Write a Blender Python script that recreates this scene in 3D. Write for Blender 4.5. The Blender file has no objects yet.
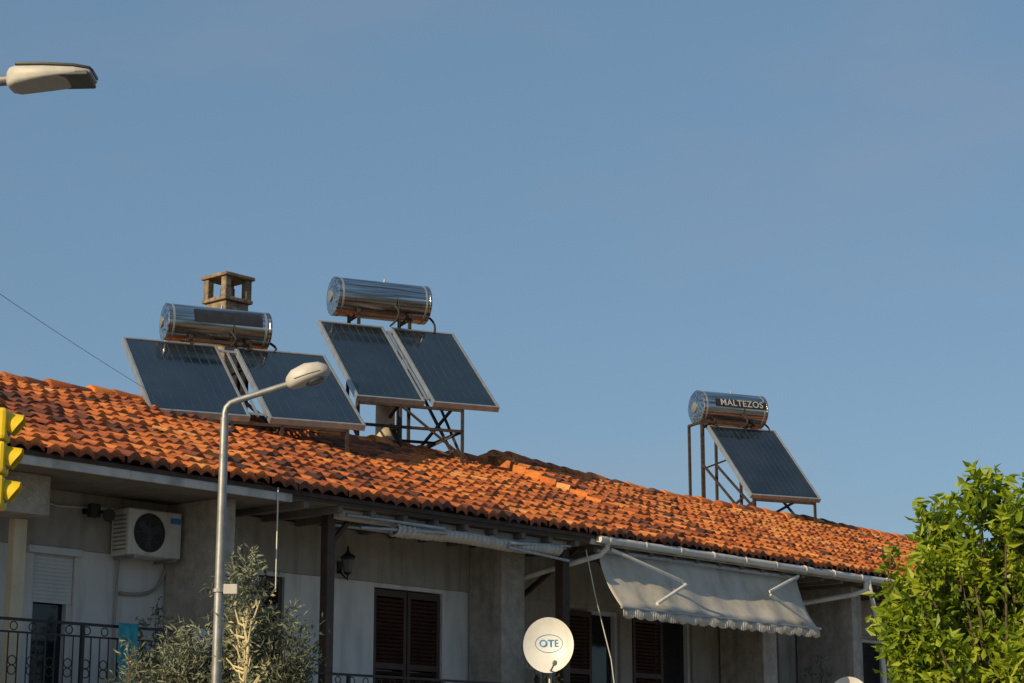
import bpy, bmesh, math, random
from mathutils import Matrix, Vector, noise
R = random.Random(7)
sc = bpy.context.scene
rad = math.radians

# ------------------------------------------------------------------ materials
def new_mat(name):
    m = bpy.data.materials.new(name); m.use_nodes = True
    nt = m.node_tree; b = nt.nodes['Principled BSDF']
    return m, nt, b

def mat(name, c, rough=.7, metal=0., var=.2, scale=3., bump=0., bscale=60., dirt=0., coat=0.):
    m, nt, b = new_mat(name)
    N, L = nt.nodes, nt.links
    tc = N.new('ShaderNodeTexCoord')
    n1 = N.new('ShaderNodeTexNoise'); n1.inputs['Scale'].default_value = scale
    n1.inputs['Detail'].default_value = 8; n1.inputs['Roughness'].default_value = .65
    L.new(tc.outputs['Object'], n1.inputs['Vector'])
    r = N.new('ShaderNodeValToRGB')
    r.color_ramp.elements[0].position = .32; r.color_ramp.elements[1].position = .68
    r.color_ramp.elements[0].color = [x*(1-var) for x in c]+[1]
    r.color_ramp.elements[1].color = [min(1, x*(1+var)) for x in c]+[1]
    L.new(n1.outputs['Fac'], r.inputs['Fac'])
    out = r.outputs['Color']
    if dirt > 0:
        mp = N.new('ShaderNodeMapping'); mp.inputs['Scale'].default_value = (2.2, 2.2, .35)
        L.new(tc.outputs['Object'], mp.inputs['Vector'])
        n2 = N.new('ShaderNodeTexNoise'); n2.inputs['Scale'].default_value = 2.5; n2.inputs['Detail'].default_value = 9
        L.new(mp.outputs['Vector'], n2.inputs['Vector'])
        r2 = N.new('ShaderNodeValToRGB'); r2.color_ramp.elements[0].position = .47; r2.color_ramp.elements[1].position = .74
        r2.color_ramp.elements[0].color = (0, 0, 0, 1); r2.color_ramp.elements[1].color = (dirt, dirt, dirt, 1)
        L.new(n2.outputs['Fac'], r2.inputs['Fac'])
        mx = N.new('ShaderNodeMix'); mx.data_type = 'RGBA'
        L.new(r2.outputs['Color'], mx.inputs['Factor'])
        L.new(out, mx.inputs['A']); mx.inputs['B'].default_value = (c[0]*.35, c[1]*.32, c[2]*.28, 1)
        out = mx.outputs['Result']
    L.new(out, b.inputs['Base Color'])
    b.inputs['Roughness'].default_value = rough; b.inputs['Metallic'].default_value = metal
    if coat: b.inputs['Coat Weight'].default_value = coat
    if bump > 0:
        n3 = N.new('ShaderNodeTexNoise'); n3.inputs['Scale'].default_value = bscale; n3.inputs['Detail'].default_value = 6
        L.new(tc.outputs['Object'], n3.inputs['Vector'])
        bp = N.new('ShaderNodeBump'); bp.inputs['Strength'].default_value = bump; bp.inputs['Distance'].default_value = .02
        L.new(n3.outputs['Fac'], bp.inputs['Height']); L.new(bp.outputs['Normal'], b.inputs['Normal'])
    return m

def tint_mat(name, cols, rough=.8, lichen=None, transl=0., bump=0.):
    m, nt, b = new_mat(name); N, L = nt.nodes, nt.links
    at = N.new('ShaderNodeAttribute'); at.attribute_name = 'tint'
    r = N.new('ShaderNodeValToRGB')
    while len(r.color_ramp.elements) < len(cols): r.color_ramp.elements.new(.5)
    for i, c in enumerate(cols):
        r.color_ramp.elements[i].position = i/(len(cols)-1); r.color_ramp.elements[i].color = list(c)+[1]
    L.new(at.outputs['Fac'], r.inputs['Fac']); out = r.outputs['Color']
    tc = N.new('ShaderNodeTexCoord')
    if lichen:
        for sc_, lo, hi, col, amt in lichen:
            n = N.new('ShaderNodeTexNoise'); n.inputs['Scale'].default_value = sc_; n.inputs['Detail'].default_value = 8
            n.inputs['Roughness'].default_value = .7
            L.new(tc.outputs['Object'], n.inputs['Vector'])
            rr = N.new('ShaderNodeValToRGB'); rr.color_ramp.elements[0].position = lo; rr.color_ramp.elements[1].position = hi
            rr.color_ramp.elements[0].color = (0, 0, 0, 1); rr.color_ramp.elements[1].color = (amt, amt, amt, 1)
            L.new(n.outputs['Fac'], rr.inputs['Fac'])
            mx = N.new('ShaderNodeMix'); mx.data_type = 'RGBA'
            L.new(rr.outputs['Color'], mx.inputs['Factor']); L.new(out, mx.inputs['A'])
            mx.inputs['B'].default_value = list(col)+[1]; out = mx.outputs['Result']
    L.new(out, b.inputs['Base Color']); b.inputs['Roughness'].default_value = rough
    if bump:
        n3 = N.new('ShaderNodeTexNoise'); n3.inputs['Scale'].default_value = 45; n3.inputs['Detail'].default_value = 5
        L.new(tc.outputs['Object'], n3.inputs['Vector'])
        bp = N.new('ShaderNodeBump'); bp.inputs['Strength'].default_value = bump; bp.inputs['Distance'].default_value = .02
        L.new(n3.outputs['Fac'], bp.inputs['Height']); L.new(bp.outputs['Normal'], b.inputs['Normal'])
    if transl:
        t = N.new('ShaderNodeBsdfTranslucent'); L.new(out, t.inputs['Color'])
        ms = N.new('ShaderNodeMixShader'); ms.inputs[0].default_value = transl
        o = N['Material Output']
        L.new(b.outputs[0], ms.inputs[1]); L.new(t.outputs[0], ms.inputs[2]); L.new(ms.outputs[0], o.inputs['Surface'])
    return m

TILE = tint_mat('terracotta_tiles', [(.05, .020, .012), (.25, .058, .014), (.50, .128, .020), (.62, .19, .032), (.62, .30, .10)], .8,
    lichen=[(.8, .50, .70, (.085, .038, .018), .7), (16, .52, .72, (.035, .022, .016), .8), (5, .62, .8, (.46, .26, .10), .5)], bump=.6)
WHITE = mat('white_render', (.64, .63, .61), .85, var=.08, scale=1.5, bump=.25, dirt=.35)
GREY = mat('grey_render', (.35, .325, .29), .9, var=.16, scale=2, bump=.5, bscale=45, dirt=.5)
CONC = mat('rough_concrete', (.37, .34, .30), .95, var=.24, scale=6, bump=1., bscale=28, dirt=.5)
CREAM = mat('cream_paint', (.60, .51, .36), .8, var=.08, bump=.2, dirt=.3)
FASCIA = mat('fascia_paint', (.52, .50, .47), .8, var=.15, bump=.3, dirt=.6)
SOFFIT = mat('soffit', (.16, .14, .12), .9, var=.2, bump=.3)  # dark base colour has the under-eave shade painted in
WOOD = mat('dark_wood', (.045, .026, .018), .6, var=.35, scale=5, bump=.3)
SHUT = mat('brown_shutter', (.060, .026, .018), .55, var=.25, scale=4)
SHUTW = mat('white_shutter', (.58, .585, .59), .6, var=.06, scale=3, dirt=.25)
GLASSD = mat('dark_glass', (.012, .014, .018), .08, var=.2)
IRON = mat('black_iron', (.02, .02, .022), .5, metal=.3, var=.3, scale=20)
RUST = mat('rusty_steel', (.05, .034, .027), .75, metal=.3, var=.5, scale=9, bump=.3)
STEEL = mat('galvanised', (.29, .30, .31), .5, metal=.6, var=.18, scale=12, dirt=.4)
ALU = mat('aluminium', (.36, .385, .41), .45, metal=.6, var=.15, scale=8, dirt=.25)
PVC = mat('white_pvc', (.60, .59, .56), .5, var=.08, scale=3, dirt=.35)
INSUL = mat('black_insulation', (.02, .02, .02), .8, var=.3)
WIRE = mat('weathered_wire', (.12, .12, .13), .8, var=.2)
LAMPG = mat('lamp_grey_paint', (.47, .455, .425), .5, var=.12, scale=10, dirt=.3)
LAMPD = mat('lamp_dark_cover', (.06, .065, .07), .5, var=.2, scale=10)
LENS = mat('lamp_lens', (.13, .13, .13), .2, var=.1)
YEL = mat('yellow_enamel', (.80, .56, .012), .45, var=.12, scale=6, dirt=.3)
AWN = mat('awning_canvas', (.50, .46, .40), .85, var=.12, scale=2.5, dirt=.4)
ACW = mat('ac_white', (.56, .54, .49), .5, var=.06, scale=4, dirt=.35)
DISH = mat('dish_white', (.68, .68, .67), .4, var=.05, scale=4, dirt=.2)
BLUE = mat('logo_blue', (.03, .20, .50), .5, var=.05)
LBL = mat('label_black', (.02, .02, .024), .4, var=.3, scale=12)
TXT = mat('label_text', (.38, .38, .38), .5, var=.05)
ASPH = mat('asphalt', (.05, .05, .052), .9, var=.2, scale=8, bump=.5)
PAVE = mat('paving', (.34, .32, .29), .9, var=.2, scale=5, bump=.3)
GRND = mat('dry_grass', (.14, .125, .08), .95, var=.4, scale=.6, bump=.6)
PAINT = mat('road_paint', (.75, .75, .72), .7, var=.1, scale=9)
BARK = mat('bark', (.10, .075, .05), .9, var=.35, scale=14, bump=.8)
TWIG = mat('pale_twig', (.55, .47, .27), .8, var=.2, scale=14)
TURQ = mat('turquoise_cloth', (.03, .25, .31), .9, var=.25, scale=9)
PALEB = mat('pale_cloth', (.50, .56, .62), .9, var=.12, scale=9)
BRICK = mat('chimney_render', (.23, .18, .13), .95, var=.5, scale=9, bump=1., bscale=22, dirt=.9)
TERRA = mat('terracotta_pot', (.33, .13, .07), .85, var=.2)
def tank_mat():
    m, nt, b = new_mat('stainless_tank'); N, L = nt.nodes, nt.links
    tc = N.new('ShaderNodeTexCoord')
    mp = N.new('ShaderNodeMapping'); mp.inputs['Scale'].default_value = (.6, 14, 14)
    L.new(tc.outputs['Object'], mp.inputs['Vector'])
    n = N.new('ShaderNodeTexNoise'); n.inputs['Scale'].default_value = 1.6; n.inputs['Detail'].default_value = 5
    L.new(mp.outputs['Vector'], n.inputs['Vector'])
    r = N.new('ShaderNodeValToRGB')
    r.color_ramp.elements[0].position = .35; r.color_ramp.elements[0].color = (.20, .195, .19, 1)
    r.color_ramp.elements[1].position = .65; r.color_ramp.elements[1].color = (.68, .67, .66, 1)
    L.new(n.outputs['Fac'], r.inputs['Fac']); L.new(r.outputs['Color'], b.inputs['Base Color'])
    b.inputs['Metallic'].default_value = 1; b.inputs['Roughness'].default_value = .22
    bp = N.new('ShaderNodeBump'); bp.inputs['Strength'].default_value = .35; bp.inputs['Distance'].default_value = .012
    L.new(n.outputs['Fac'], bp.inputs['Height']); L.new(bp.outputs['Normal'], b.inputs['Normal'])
    return m
TANK = tank_mat()
def absorber():
    m, nt, b = new_mat('collector_absorber'); N, L = nt.nodes, nt.links
    tc = N.new('ShaderNodeTexCoord')
    n = N.new('ShaderNodeTexNoise'); n.inputs['Scale'].default_value = 1.3; n.inputs['Detail'].default_value = 7
    L.new(tc.outputs['Object'], n.inputs['Vector'])
    r = N.new('ShaderNodeValToRGB')
    r.color_ramp.elements[0].position = .3; r.color_ramp.elements[0].color = (.004, .008, .014, 1)
    r.color_ramp.elements[1].position = .7; r.color_ramp.elements[1].color = (.014, .022, .034, 1)
    L.new(n.outputs['Fac'], r.inputs['Fac']); L.new(r.outputs['Color'], b.inputs['Base Color'])
    b.inputs['Roughness'].default_value = .10
    b.inputs['Specular IOR Level'].default_value = .6
    b.inputs['Coat Weight'].default_value = .3; b.inputs['Coat Roughness'].default_value = .03
    return m
ABS = absorber()
FIN = mat('absorber_fin', (.032, .044, .062), .35, metal=.1, var=.3, scale=3)
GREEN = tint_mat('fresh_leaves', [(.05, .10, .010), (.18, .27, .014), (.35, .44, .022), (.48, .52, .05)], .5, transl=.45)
OLIVE = tint_mat('olive_leaves', [(.05, .065, .04), (.11, .13, .08), (.19, .215, .14), (.30, .32, .23)], .55, transl=.25)
PALE = tint_mat('dry_leaves', [(.22, .21, .10), (.40, .37, .20), (.52, .48, .30), (.6, .56, .38)], .7, transl=.2)

# ------------------------------------------------------------------ mesh helpers
def root(name, M):
    o = bpy.data.objects.new(name, None); o.empty_display_size = .3
    sc.collection.objects.link(o); o.matrix_world = M
    return o

class MB:
    def __init__(s): s.v = []; s.f = []; s.t = []
    def box(s, x0, x1, y0, y1, z0, z1):
        i = len(s.v)
        s.v += [(x, y, z) for z in (z0, z1) for y in (y0, y1) for x in (x0, x1)]
        s.f += [tuple(i+k for k in q) for q in ((0, 2, 3, 1), (4, 5, 7, 6), (0, 1, 5, 4), (2, 6, 7, 3), (0, 4, 6, 2), (1, 3, 7, 5))]
        return s
    def obox(s, c, ax, ay, az):
        i = len(s.v); c = Vector(c); ax = Vector(ax); ay = Vector(ay); az = Vector(az)
        for k in (-1, 1):
            for j in (-1, 1):
                for h in (-1, 1): s.v.append(tuple(c+ax*h+ay*j+az*k))
        s.f += [tuple(i+k for k in q) for q in ((0, 2, 3, 1), (4, 5, 7, 6), (0, 1, 5, 4), (2, 6, 7, 3), (0, 4, 6, 2), (1, 3, 7, 5))]
        return s
    def bar(s, p0, p1, w, h=None):
        p0 = Vector(p0); p1 = Vector(p1); h = h or w
        d = (p1-p0); l = d.length; d.normalize()
        up = Vector((0, 0, 1)) if abs(d.z) < .95 else Vector((0, 1, 0))
        a = d.cross(up).normalized(); b = a.cross(d).normalized()
        return s.obox((p0+p1)/2, d*l/2, a*w/2, b*h/2)
    def lathe(s, p, axis, prof, seg=24):
        p = Vector(p); d = Vector(axis).normalized()
        up = Vector((0, 0, 1)) if abs(d.z) < .9 else Vector((0, 1, 0))
        a = d.cross(up).normalized(); b = a.cross(d).normalized()
        i = len(s.v)
        for t, r in prof:
            for k in range(seg):
                an = 2*math.pi*k/seg
                s.v.append(tuple(p+d*t+a*(r*math.cos(an))+b*(r*math.sin(an))))
        for q in range(len(prof)-1):
            for k in range(seg):
                k2 = (k+1) % seg
                s.f.append((i+q*seg+k, i+q*seg+k2, i+(q+1)*seg+k2, i+(q+1)*seg+k))
        s.f.append(tuple(i+k for k in range(seg)))
        n = i+(len(prof)-1)*seg; s.f.append(tuple(n+k for k in range(seg)))
        return s
    def cyl(s, p0, p1, r, r2=None, seg=12):
        p0 = Vector(p0); p1 = Vector(p1)
        return s.lathe(p0, p1-p0, [(0, r), ((p1-p0).length, r if r2 is None else r2)], seg)
    def tube(s, pts, r, seg=8, r_end=None):
        pts = [Vector(p) for p in pts]; n = len(pts); i = len(s.v); prev = None
        for j, p in enumerate(pts):
            d = (pts[min(j+1, n-1)]-pts[max(j-1, 0)]).normalized()
            up = prev if prev is not None else (Vector((0, 0, 1)) if abs(d.z) < .9 else Vector((0, 1, 0)))
            a = d.cross(up).normalized(); b = a.cross(d).normalized(); prev = b
            rr = r if r_end is None else r+(r_end-r)*j/(n-1)
            for k in range(seg):
                an = 2*math.pi*k/seg
                s.v.append(tuple(p+a*(rr*math.cos(an))+b*(rr*math.sin(an))))
        for q in range(n-1):
            for k in range(seg):
                k2 = (k+1) % seg
                s.f.append((i+q*seg+k, i+q*seg+k2, i+(q+1)*seg+k2, i+(q+1)*seg+k))
        s.f.append(tuple(i+k for k in range(seg))); m = i+(n-1)*seg; s.f.append(tuple(m+k for k in range(seg)))
        return s
    def quad(s, a, b, c, d):
        i = len(s.v); s.v += [tuple(a), tuple(b), tuple(c), tuple(d)]; s.f.append((i, i+1, i+2, i+3)); return s
    def make(s, name, m, parent, smooth=0, bevel=0, recalc=True):
        me = bpy.data.meshes.new(name); me.from_pydata(s.v, [], s.f)
        if s.t:
            at = me.attributes.new('tint', 'FLOAT', 'POINT'); at.data.foreach_set('value', s.t)
        if recalc:
            bm = bmesh.new(); bm.from_mesh(me); bmesh.ops.recalc_face_normals(bm, faces=bm.faces); bm.to_mesh(me); bm.free()
        me.materials.append(m)
        if smooth:
            me.polygons.foreach_set('use_smooth', [True]*len(me.polygons)); me.set_sharp_from_angle(angle=rad(smooth))
        o = bpy.data.objects.new(name, me); sc.collection.objects.link(o)
        if parent: o.parent = parent
        if bevel:
            b = o.modifiers.new('bevel', 'BEVEL'); b.width = bevel; b.segments = 2; b.limit_method = 'ANGLE'
        return o

def text_obj(name, body, size, M, m, parent, extrude=.002, bold=0.):
    cu = bpy.data.curves.new(name, 'FONT'); cu.body = body; cu.size = size; cu.extrude = extrude; cu.offset = bold
    cu.align_x = 'CENTER'; cu.align_y = 'CENTER'; cu.space_character = 1.08
    t = bpy.data.objects.new(name+'_src', cu); sc.collection.objects.link(t)
    bpy.context.view_layer.update()
    me = bpy.data.meshes.new_from_object(t.evaluated_get(bpy.context.evaluated_depsgraph_get()))
    bpy.data.objects.remove(t)
    me.materials.clear(); me.materials.append(m)
    o = bpy.data.objects.new(name, me); sc.collection.objects.link(o); o.parent = parent; o.matrix_local = M
    return o

def bez(p0, p1, p2, n=8):
    p0, p1, p2 = Vector(p0), Vector(p1), Vector(p2)
    return [p0*(1-t)**2+p1*2*t*(1-t)+p2*t*t for t in [i/n for i in range(n+1)]]

# ------------------------------------------------------------------ frames
MH = Matrix.Translation((-13.393, 11.725, 0)) @ Matrix.Rotation(rad(48.8), 4, 'Z')
MHi = MH.inverted()
SL = .38; RV = 4.77; EZ = 5.22
def ridge_add(u):
    a = 0
    if u > 25.0: a = .17*max(0, 1-(u-25.0)/5)
    return a+.05*noise.noise(Vector((u*.35, 1.3, 0)))
def roof_h(u, v):
    base = EZ+SL*v if v <= RV else EZ+SL*(2*RV-v)
    w = 1-abs(v-RV)/RV
    return base+ridge_add(u)*max(0, w)+.035*noise.noise(Vector((u*.6, v*.7, 4)))
def roof_world(X, Y):
    p = MHi @ Vector((X, Y, 0)); return roof_h(p.x, p.y)

# ------------------------------------------------------------------ ground
U0, U1 = 5.0, 42.0
g = MB(); g.quad((-1500, -1500, 0), (1500, -1500, 0), (1500, 1500, 0), (-1500, 1500, 0)).make('ground', GRND, None)
o = MB().quad((-150, -15.5, .004), (200, -15.5, .004), (200, -6.5, .004), (-150, -6.5, .004)).make('road', ASPH, None); o.matrix_world = MH
mk = MB()
for i in range(-30, 45): mk.quad((i*4, -11.07, .008), (i*4+2, -11.07, .008), (i*4+2, -10.93, .008), (i*4, -10.93, .008))
mk.quad((-150, -6.8, .008), (200, -6.8, .008), (200, -6.7, .008), (-150, -6.7, .008))
o = mk.make('road_markings', PAINT, None); o.matrix_world = MH
o = MB().box(-150, 200, -6.35, 1.49, 0, .13).make('pavement', PAVE, None); o.matrix_world = MH
o = MB().box(-150, 200, -6.5, -6.353, -.02, .14).make('kerb', CONC, None, bevel=.01); o.matrix_world = MH
o = MB().box(-150, 200, -18.5, -15.5, 0, .13).make('pavement', PAVE, None); o.matrix_world = MH

# ------------------------------------------------------------------ house
H = root('apartment_house', MH)
def tiles(side):
    m = MB(); W = .215; n = int((U1-U0+.3)/W); rows = 15
    prof = [(0, .0), (.14, .006), (.30, .036), (.46, .054), (.62, .052), (.78, .030), (.90, .004), (1.02, .0)]
    dv = (RV+.12)/rows
    for r_ in range(rows):
        v0 = -.12+dv*r_; v1 = v0+dv+.03
        for c in range(n):
            u0 = U0-.15+c*W + R.uniform(-.009, .009) + (.01*math.sin(r_*1.7))
            j = R.uniform(-.010, .020); tw = R.uniform(-.012, .012); dvj = R.uniform(-.04, .03)
            tn = .48+.17*R.gauss(0, 1)+.35*noise.noise(Vector((u0*.4, v0*.6, 2)))+ .010*(u0-20)
            if R.random() < .05: tn += .35
            if R.random() < .11: tn -= .4
            tn = min(1, max(0, tn))
            i = len(m.v); np_ = len(prof)
            for k, (pu, ph) in enumerate(prof):
                u = u0+pu*W
                groove_shade = .45 if k in (0, 1, 6, 7) else 0
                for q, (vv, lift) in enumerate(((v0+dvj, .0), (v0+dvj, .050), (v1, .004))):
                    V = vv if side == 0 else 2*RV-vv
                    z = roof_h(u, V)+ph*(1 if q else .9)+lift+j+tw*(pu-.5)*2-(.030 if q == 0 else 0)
                    m.v.append((u, V, z)); m.t.append(tn*(1-groove_shade) if q else tn*.2)  # grooves and lip undersides tinted darker, painting in shade between tiles
            for k in range(np_-1):
                a = i+k*3
                m.f.append((a, a+3, a+4, a+1)); m.f.append((a+1, a+4, a+5, a+2))
    return m
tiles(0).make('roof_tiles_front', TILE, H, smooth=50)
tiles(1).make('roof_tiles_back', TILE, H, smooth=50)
rc = MB(); u = U0-.1
while u < U1:
    tn = min(1, max(0, .48+.24*R.gauss(0, 1))); i = len(rc.v); jz = R.uniform(-.02, .025); jv = R.uniform(-.02, .02)
    for q, (uu, rr) in enumerate(((u, .135), (u+.03, .145), (u+.42, .115))):
        for k in range(9):
            an = math.pi*k/8
            rc.v.append((uu, RV+jv+1.15*rr*math.cos(an), roof_h(uu, RV)+.0+rr*math.sin(an)*.95+jz)); rc.t.append(tn)
    for q in range(2):
        for k in range(8):
            a = i+q*9+k; rc.f.append((a, a+1, a+10, a+9))
    rc.f.append(tuple(i+k for k in range(9)))
    u += .37
rc.make('ridge_caps', TILE, H, smooth=50)
vc = MB()
for ue in (U0-.12, U1+.1):
    for side in (0, 1):
        for k in range(13):
            v = k*.37; V = v if side == 0 else 2*RV-v; V2 = v+.4 if side == 0 else 2*RV-v-.4
            vc.cyl((ue, V, roof_h(ue, V)+.03), (ue, V2, roof_h(ue, V2)+.02), .1, .085, 10)
vc.t = [R.random() for _ in vc.v]
vc.make('verge_caps', TILE, H, smooth=50)
dk = MB()
def prism(m, ua, ub, drop, ov):
    i = len(m.v)
    for uu in (ua, ub):
        m.v += [(uu, -ov, EZ-SL*ov-drop), (uu, RV, EZ+SL*RV-drop), (uu, 2*RV+ov, EZ-SL*ov-drop), (uu, 2*RV+ov, EZ-SL*ov-drop-.05), (uu, -ov, EZ-SL*ov-drop-.05)]
    m.f += [(i, i+1, i+2, i+3, i+4), (i+9, i+8, i+7, i+6, i+5)]
    for k in range(5):
        k2 = (k+1) % 5; m.f.append((i+k, i+k2, i+5+k2, i+5+k))
prism(dk, U0, U1, .05, .06); dk.make('roof_deck', WOOD, H)
S = MB(); S.box(U0, 16.2, .0, 1.48, 5.03, 5.11); S.make('soffit', SOFFIT, H)
S = MB(); S.box(16.2, U1, .0, 1.48, 5.05, 5.11)
for k in range(44):
    uu = 16.5+k*.58; S.box(uu, uu+.08, .02, 1.44, 4.97, 5.048)
S.make('eave_rafters', SOFFIT, H)
MB().box(U0, 16.25, -.045, -.002, 5.0, 5.15).make('fascia', FASCIA, H, bevel=.006)
MB().box(17.25, 21.72, .18, .33, 4.93, 5.045).make('eave_beam', FASCIA, H, bevel=.008)
MB().box(16.255, 22.0, -.03, -.002, 5.06, 5.15).make('eave_board', WOOD, H)
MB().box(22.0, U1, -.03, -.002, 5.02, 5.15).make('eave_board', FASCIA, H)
gt = MB(); gt.cyl((22.1, -.10, 5.09), (U1, -.10, 5.09), .055)
for k in range(24): gt.cyl((22.3+k*.85, -.10, 5.09), (22.34+k*.85, -.10, 5.09), .065)
gt.make('gutter', PVC, H, smooth=40)
dp = MB()
dp.tube([(22.3, -.09, 5.1), (22.3, -.09, 4.98), (22.25, .0, 4.88), (21.95, .55, 4.72), (21.7, .98, 4.58), (21.63, 1.3, 4.5), (21.63, 1.4, 4.3), (21.63, 1.4, .1)], .04)
dp.tube([(29.3, -.09, 5.1), (29.3, -.09, 4.9), (29.2, .05, 4.83), (28.7, .9, 4.68), (28.65, 1.3, 4.4), (28.65, 1.4, 4.2), (28.65, 1.4, .1)], .045)
dp.tube([(29.35, -.1, 5.12), (29.35, -.13, 4.95), (29.9, .05, 4.3), (30.1, .1, 3.6), (30.1, .1, .1)], .045)
dp.make('drainpipes', PVC, H, smooth=50)

opens = [(11.6, 12.95, 3.1, 4.3), (13.66, 14.25, 2.42, 4.3), (17.12, 17.56, 2.42, 4.3), (19.2, 20.56, 2.2, 4.3),
         (23.2, 24.6, 2.42, 4.3), (24.9, 26.5, 2.42, 4.3), (28.0, 29.0, 2.42, 4.3), (31, 32.6, 2.42, 4.3), (35, 36.4, 2.42, 4.3), (38.6, 40, 2.42, 4.3),
         (7, 8.4, 2.42, 4.3), (9.4, 10.6, 3.1, 4.3)]
opens.sort()
def wall(m, ua, ub, za, zb, ops, v0, v1):
    cur = ua
    for (a, b, c, d) in ops:
        if a > cur: m.box(cur, a, v0, v1, za, zb)
        if c > za: m.box(a, b, v0, v1, za, c)
        if d < zb: m.box(a, b, v0, v1, d, zb)
        cur = b
    if cur < ub: m.box(cur, ub, v0, v1, za, zb)
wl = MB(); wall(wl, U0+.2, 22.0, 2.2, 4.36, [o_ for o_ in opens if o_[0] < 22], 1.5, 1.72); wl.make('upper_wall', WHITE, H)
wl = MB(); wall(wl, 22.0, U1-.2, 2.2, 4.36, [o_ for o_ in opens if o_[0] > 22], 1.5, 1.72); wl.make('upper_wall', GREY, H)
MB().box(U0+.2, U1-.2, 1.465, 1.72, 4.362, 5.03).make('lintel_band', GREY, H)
lo = [(6.5, 9.0, .14, 2.0), (10.5, 13.0, .14, 2.0), (14.5, 15.5, .14, 2.05), (17, 19.5, .5, 1.9), (23, 26, .14, 2.0), (29, 31, .5, 1.9), (34, 37, .14, 2.0)]
wl = MB(); wall(wl, U0+.2, U1-.2, 0, 2.19, lo, 1.5, 1.72); wl.make('ground_floor_wall', WHITE, H)
gf = MB()
for (a, b, c, d) in lo: gf.box(a, b, 1.62, 1.65, c, d)
gf.make('shop_windows', GLASSD, H)
bw = MB(); bw.box(U0+.2, U0+.4, 1.725, 8.6, 0, 5.05); bw.box(U1-.4, U1-.2, 1.725, 8.6, 0, 5.05); bw.box(U0+.2, U1-.2, 8.605, 8.8, 0, 5.4)
for uu in (U0+.2, U1-.4):
    i = len(bw.v); a = 1.5; b = 8.8
    for du in (0, .2): bw.v += [(uu+du, a, 5.055), (uu+du, b, 5.055), (uu+du, b, EZ+SL*(2*RV-b)-.12), (uu+du, RV, EZ+SL*RV-.12), (uu+du, a, EZ+SL*a-.12)]
    bw.f += [(i, i+1, i+2, i+3, i+4), (i+9, i+8, i+7, i+6, i+5)]
    for k in range(5): k2 = (k+1) % 5; bw.f.append((i+k, i+k2, i+5+k2, i+5+k))
bw.make('side_and_back_walls', GREY, H)
MB().box(U0+.4, U1-.4, 1.73, 8.6, 2.2, 2.35).make('floor_slab', GREY, H)
sl = MB(); sl.box(U0, 15.53, .2, 1.49, 2.22, 2.38); sl.box(15.8, U1, .2, 1.49, 1.98, 2.14); sl.make('balcony_slabs', CONC, H, bevel=.01)
pt = MB(); pt.box(15.56, 15.76, .42, 1.46, 2.0, 5.028); pt.box(21.07, 21.57, .84, 1.46, 0, 5.0)
pt.box(27.2, 27.6, .6, 1.46, 0, 5.0); pt.box(29.5, 29.8, .32, 1.46, 0, 5.0); pt.box(34, 34.3, .32, 1.46, 0, 5.0)
pt.make('balcony_partitions', CONC, H, bevel=.012)
bm_ = MB(); bm_.box(U0, 13.2, .6, 1.15, 4.58, 5.028); bm_.make('balcony_beam', CONC, H, bevel=.01)
MB().box(13.03, 13.2, 1.0, 1.12, 2.38, 4.578).make('cream_column', CREAM, H, bevel=.01)
ps = MB(); ps.box(17.16, 17.29, .28, .41, 2.14, 5.048); ps.box(21.75, 21.9, .28, .43, 2.14, 5.048)
ps.bar((17.25, .35, 4.6), (17.65, .35, 5.0), .06); ps.make('timber_posts', WOOD, H, bevel=.008)
st = MB()
for uu in (22.0, 29.9): st.bar((uu, .2, 4.98), (uu, 1.45, 4.25), .06)
st.make('eave_struts', WOOD, H)

def louver(m, ua, ub, za, zb, v=1.53, step=.055):
    w = .06
    m.box(ua, ua+w, v, v+.05, za, zb); m.box(ub-w, ub, v, v+.05, za, zb)
    m.box(ua+w, ub-w, v, v+.05, za, za+.09); m.box(ua+w, ub-w, v, v+.05, zb-.09, zb)
    mid = (za+zb)/2; m.box(ua+w, ub-w, v, v+.05, mid-.04, mid+.04)
    for (a, b) in ((za+.09, mid-.04), (mid+.04, zb-.09)):
        z = a
        while z < b-.03:
            m.obox(((ua+ub)/2, v+.025, z+.025), ((ub-ua)/2-w, 0, 0), (0, .020, -.018), (0, .003, .003)); z += step
m = MB(); louver(m, 19.22, 19.87, 2.22, 4.28); louver(m, 19.89, 20.54, 2.22, 4.28); louver(m, 17.14, 17.54, 2.44, 4.28)
m.make('louvred_shutters', SHUT, H)
fr = MB(); gl = MB()
for (a, b, c, d) in opens:
    gl.box(a+.05, b-.05, 1.64, 1.655, c+.05, d-.05)
    if a in (19.2, 17.12): continue
    fr.box(a, a+.06, 1.56, 1.64, c, d); fr.box(b-.06, b, 1.56, 1.64, c, d); fr.box(a+.06, b-.06, 1.56, 1.64, d-.06, d); fr.box(a+.06, b-.06, 1.56, 1.64, c, c+.06)
    if b-a > 1: fr.box((a+b)/2-.04, (a+b)/2+.04, 1.57, 1.63, c+.06, d-.06)
gl.make('window_glass', GLASSD, H); fr.make('window_frames', SHUTW, H)
rs = MB()
def roller(ua, ub, za, zb):
    z = za
    while z < zb-.01:
        rs.obox(((ua+ub)/2, 1.545, z+.022), ((ub-ua)/2, 0, 0), (0, .006, 0), (0, -.003, .021)); z += .045
roller(13.67, 14.24, 3.72, 4.28); roller(11.62, 12.94, 3.9, 4.28)
rs.box(13.55, 14.3, 1.44, 1.499, 4.28, 4.36); rs.make('roller_shutter', SHUTW, H)
dr = MB()
for (a, b) in ((23.2, 24.6), (24.9, 26.5), (28, 29)): louver(dr, a+.03, a+(b-a)*.5, 2.44, 4.27, v=1.50)
dr.make('folded_shutters', SHUT, H)

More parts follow.
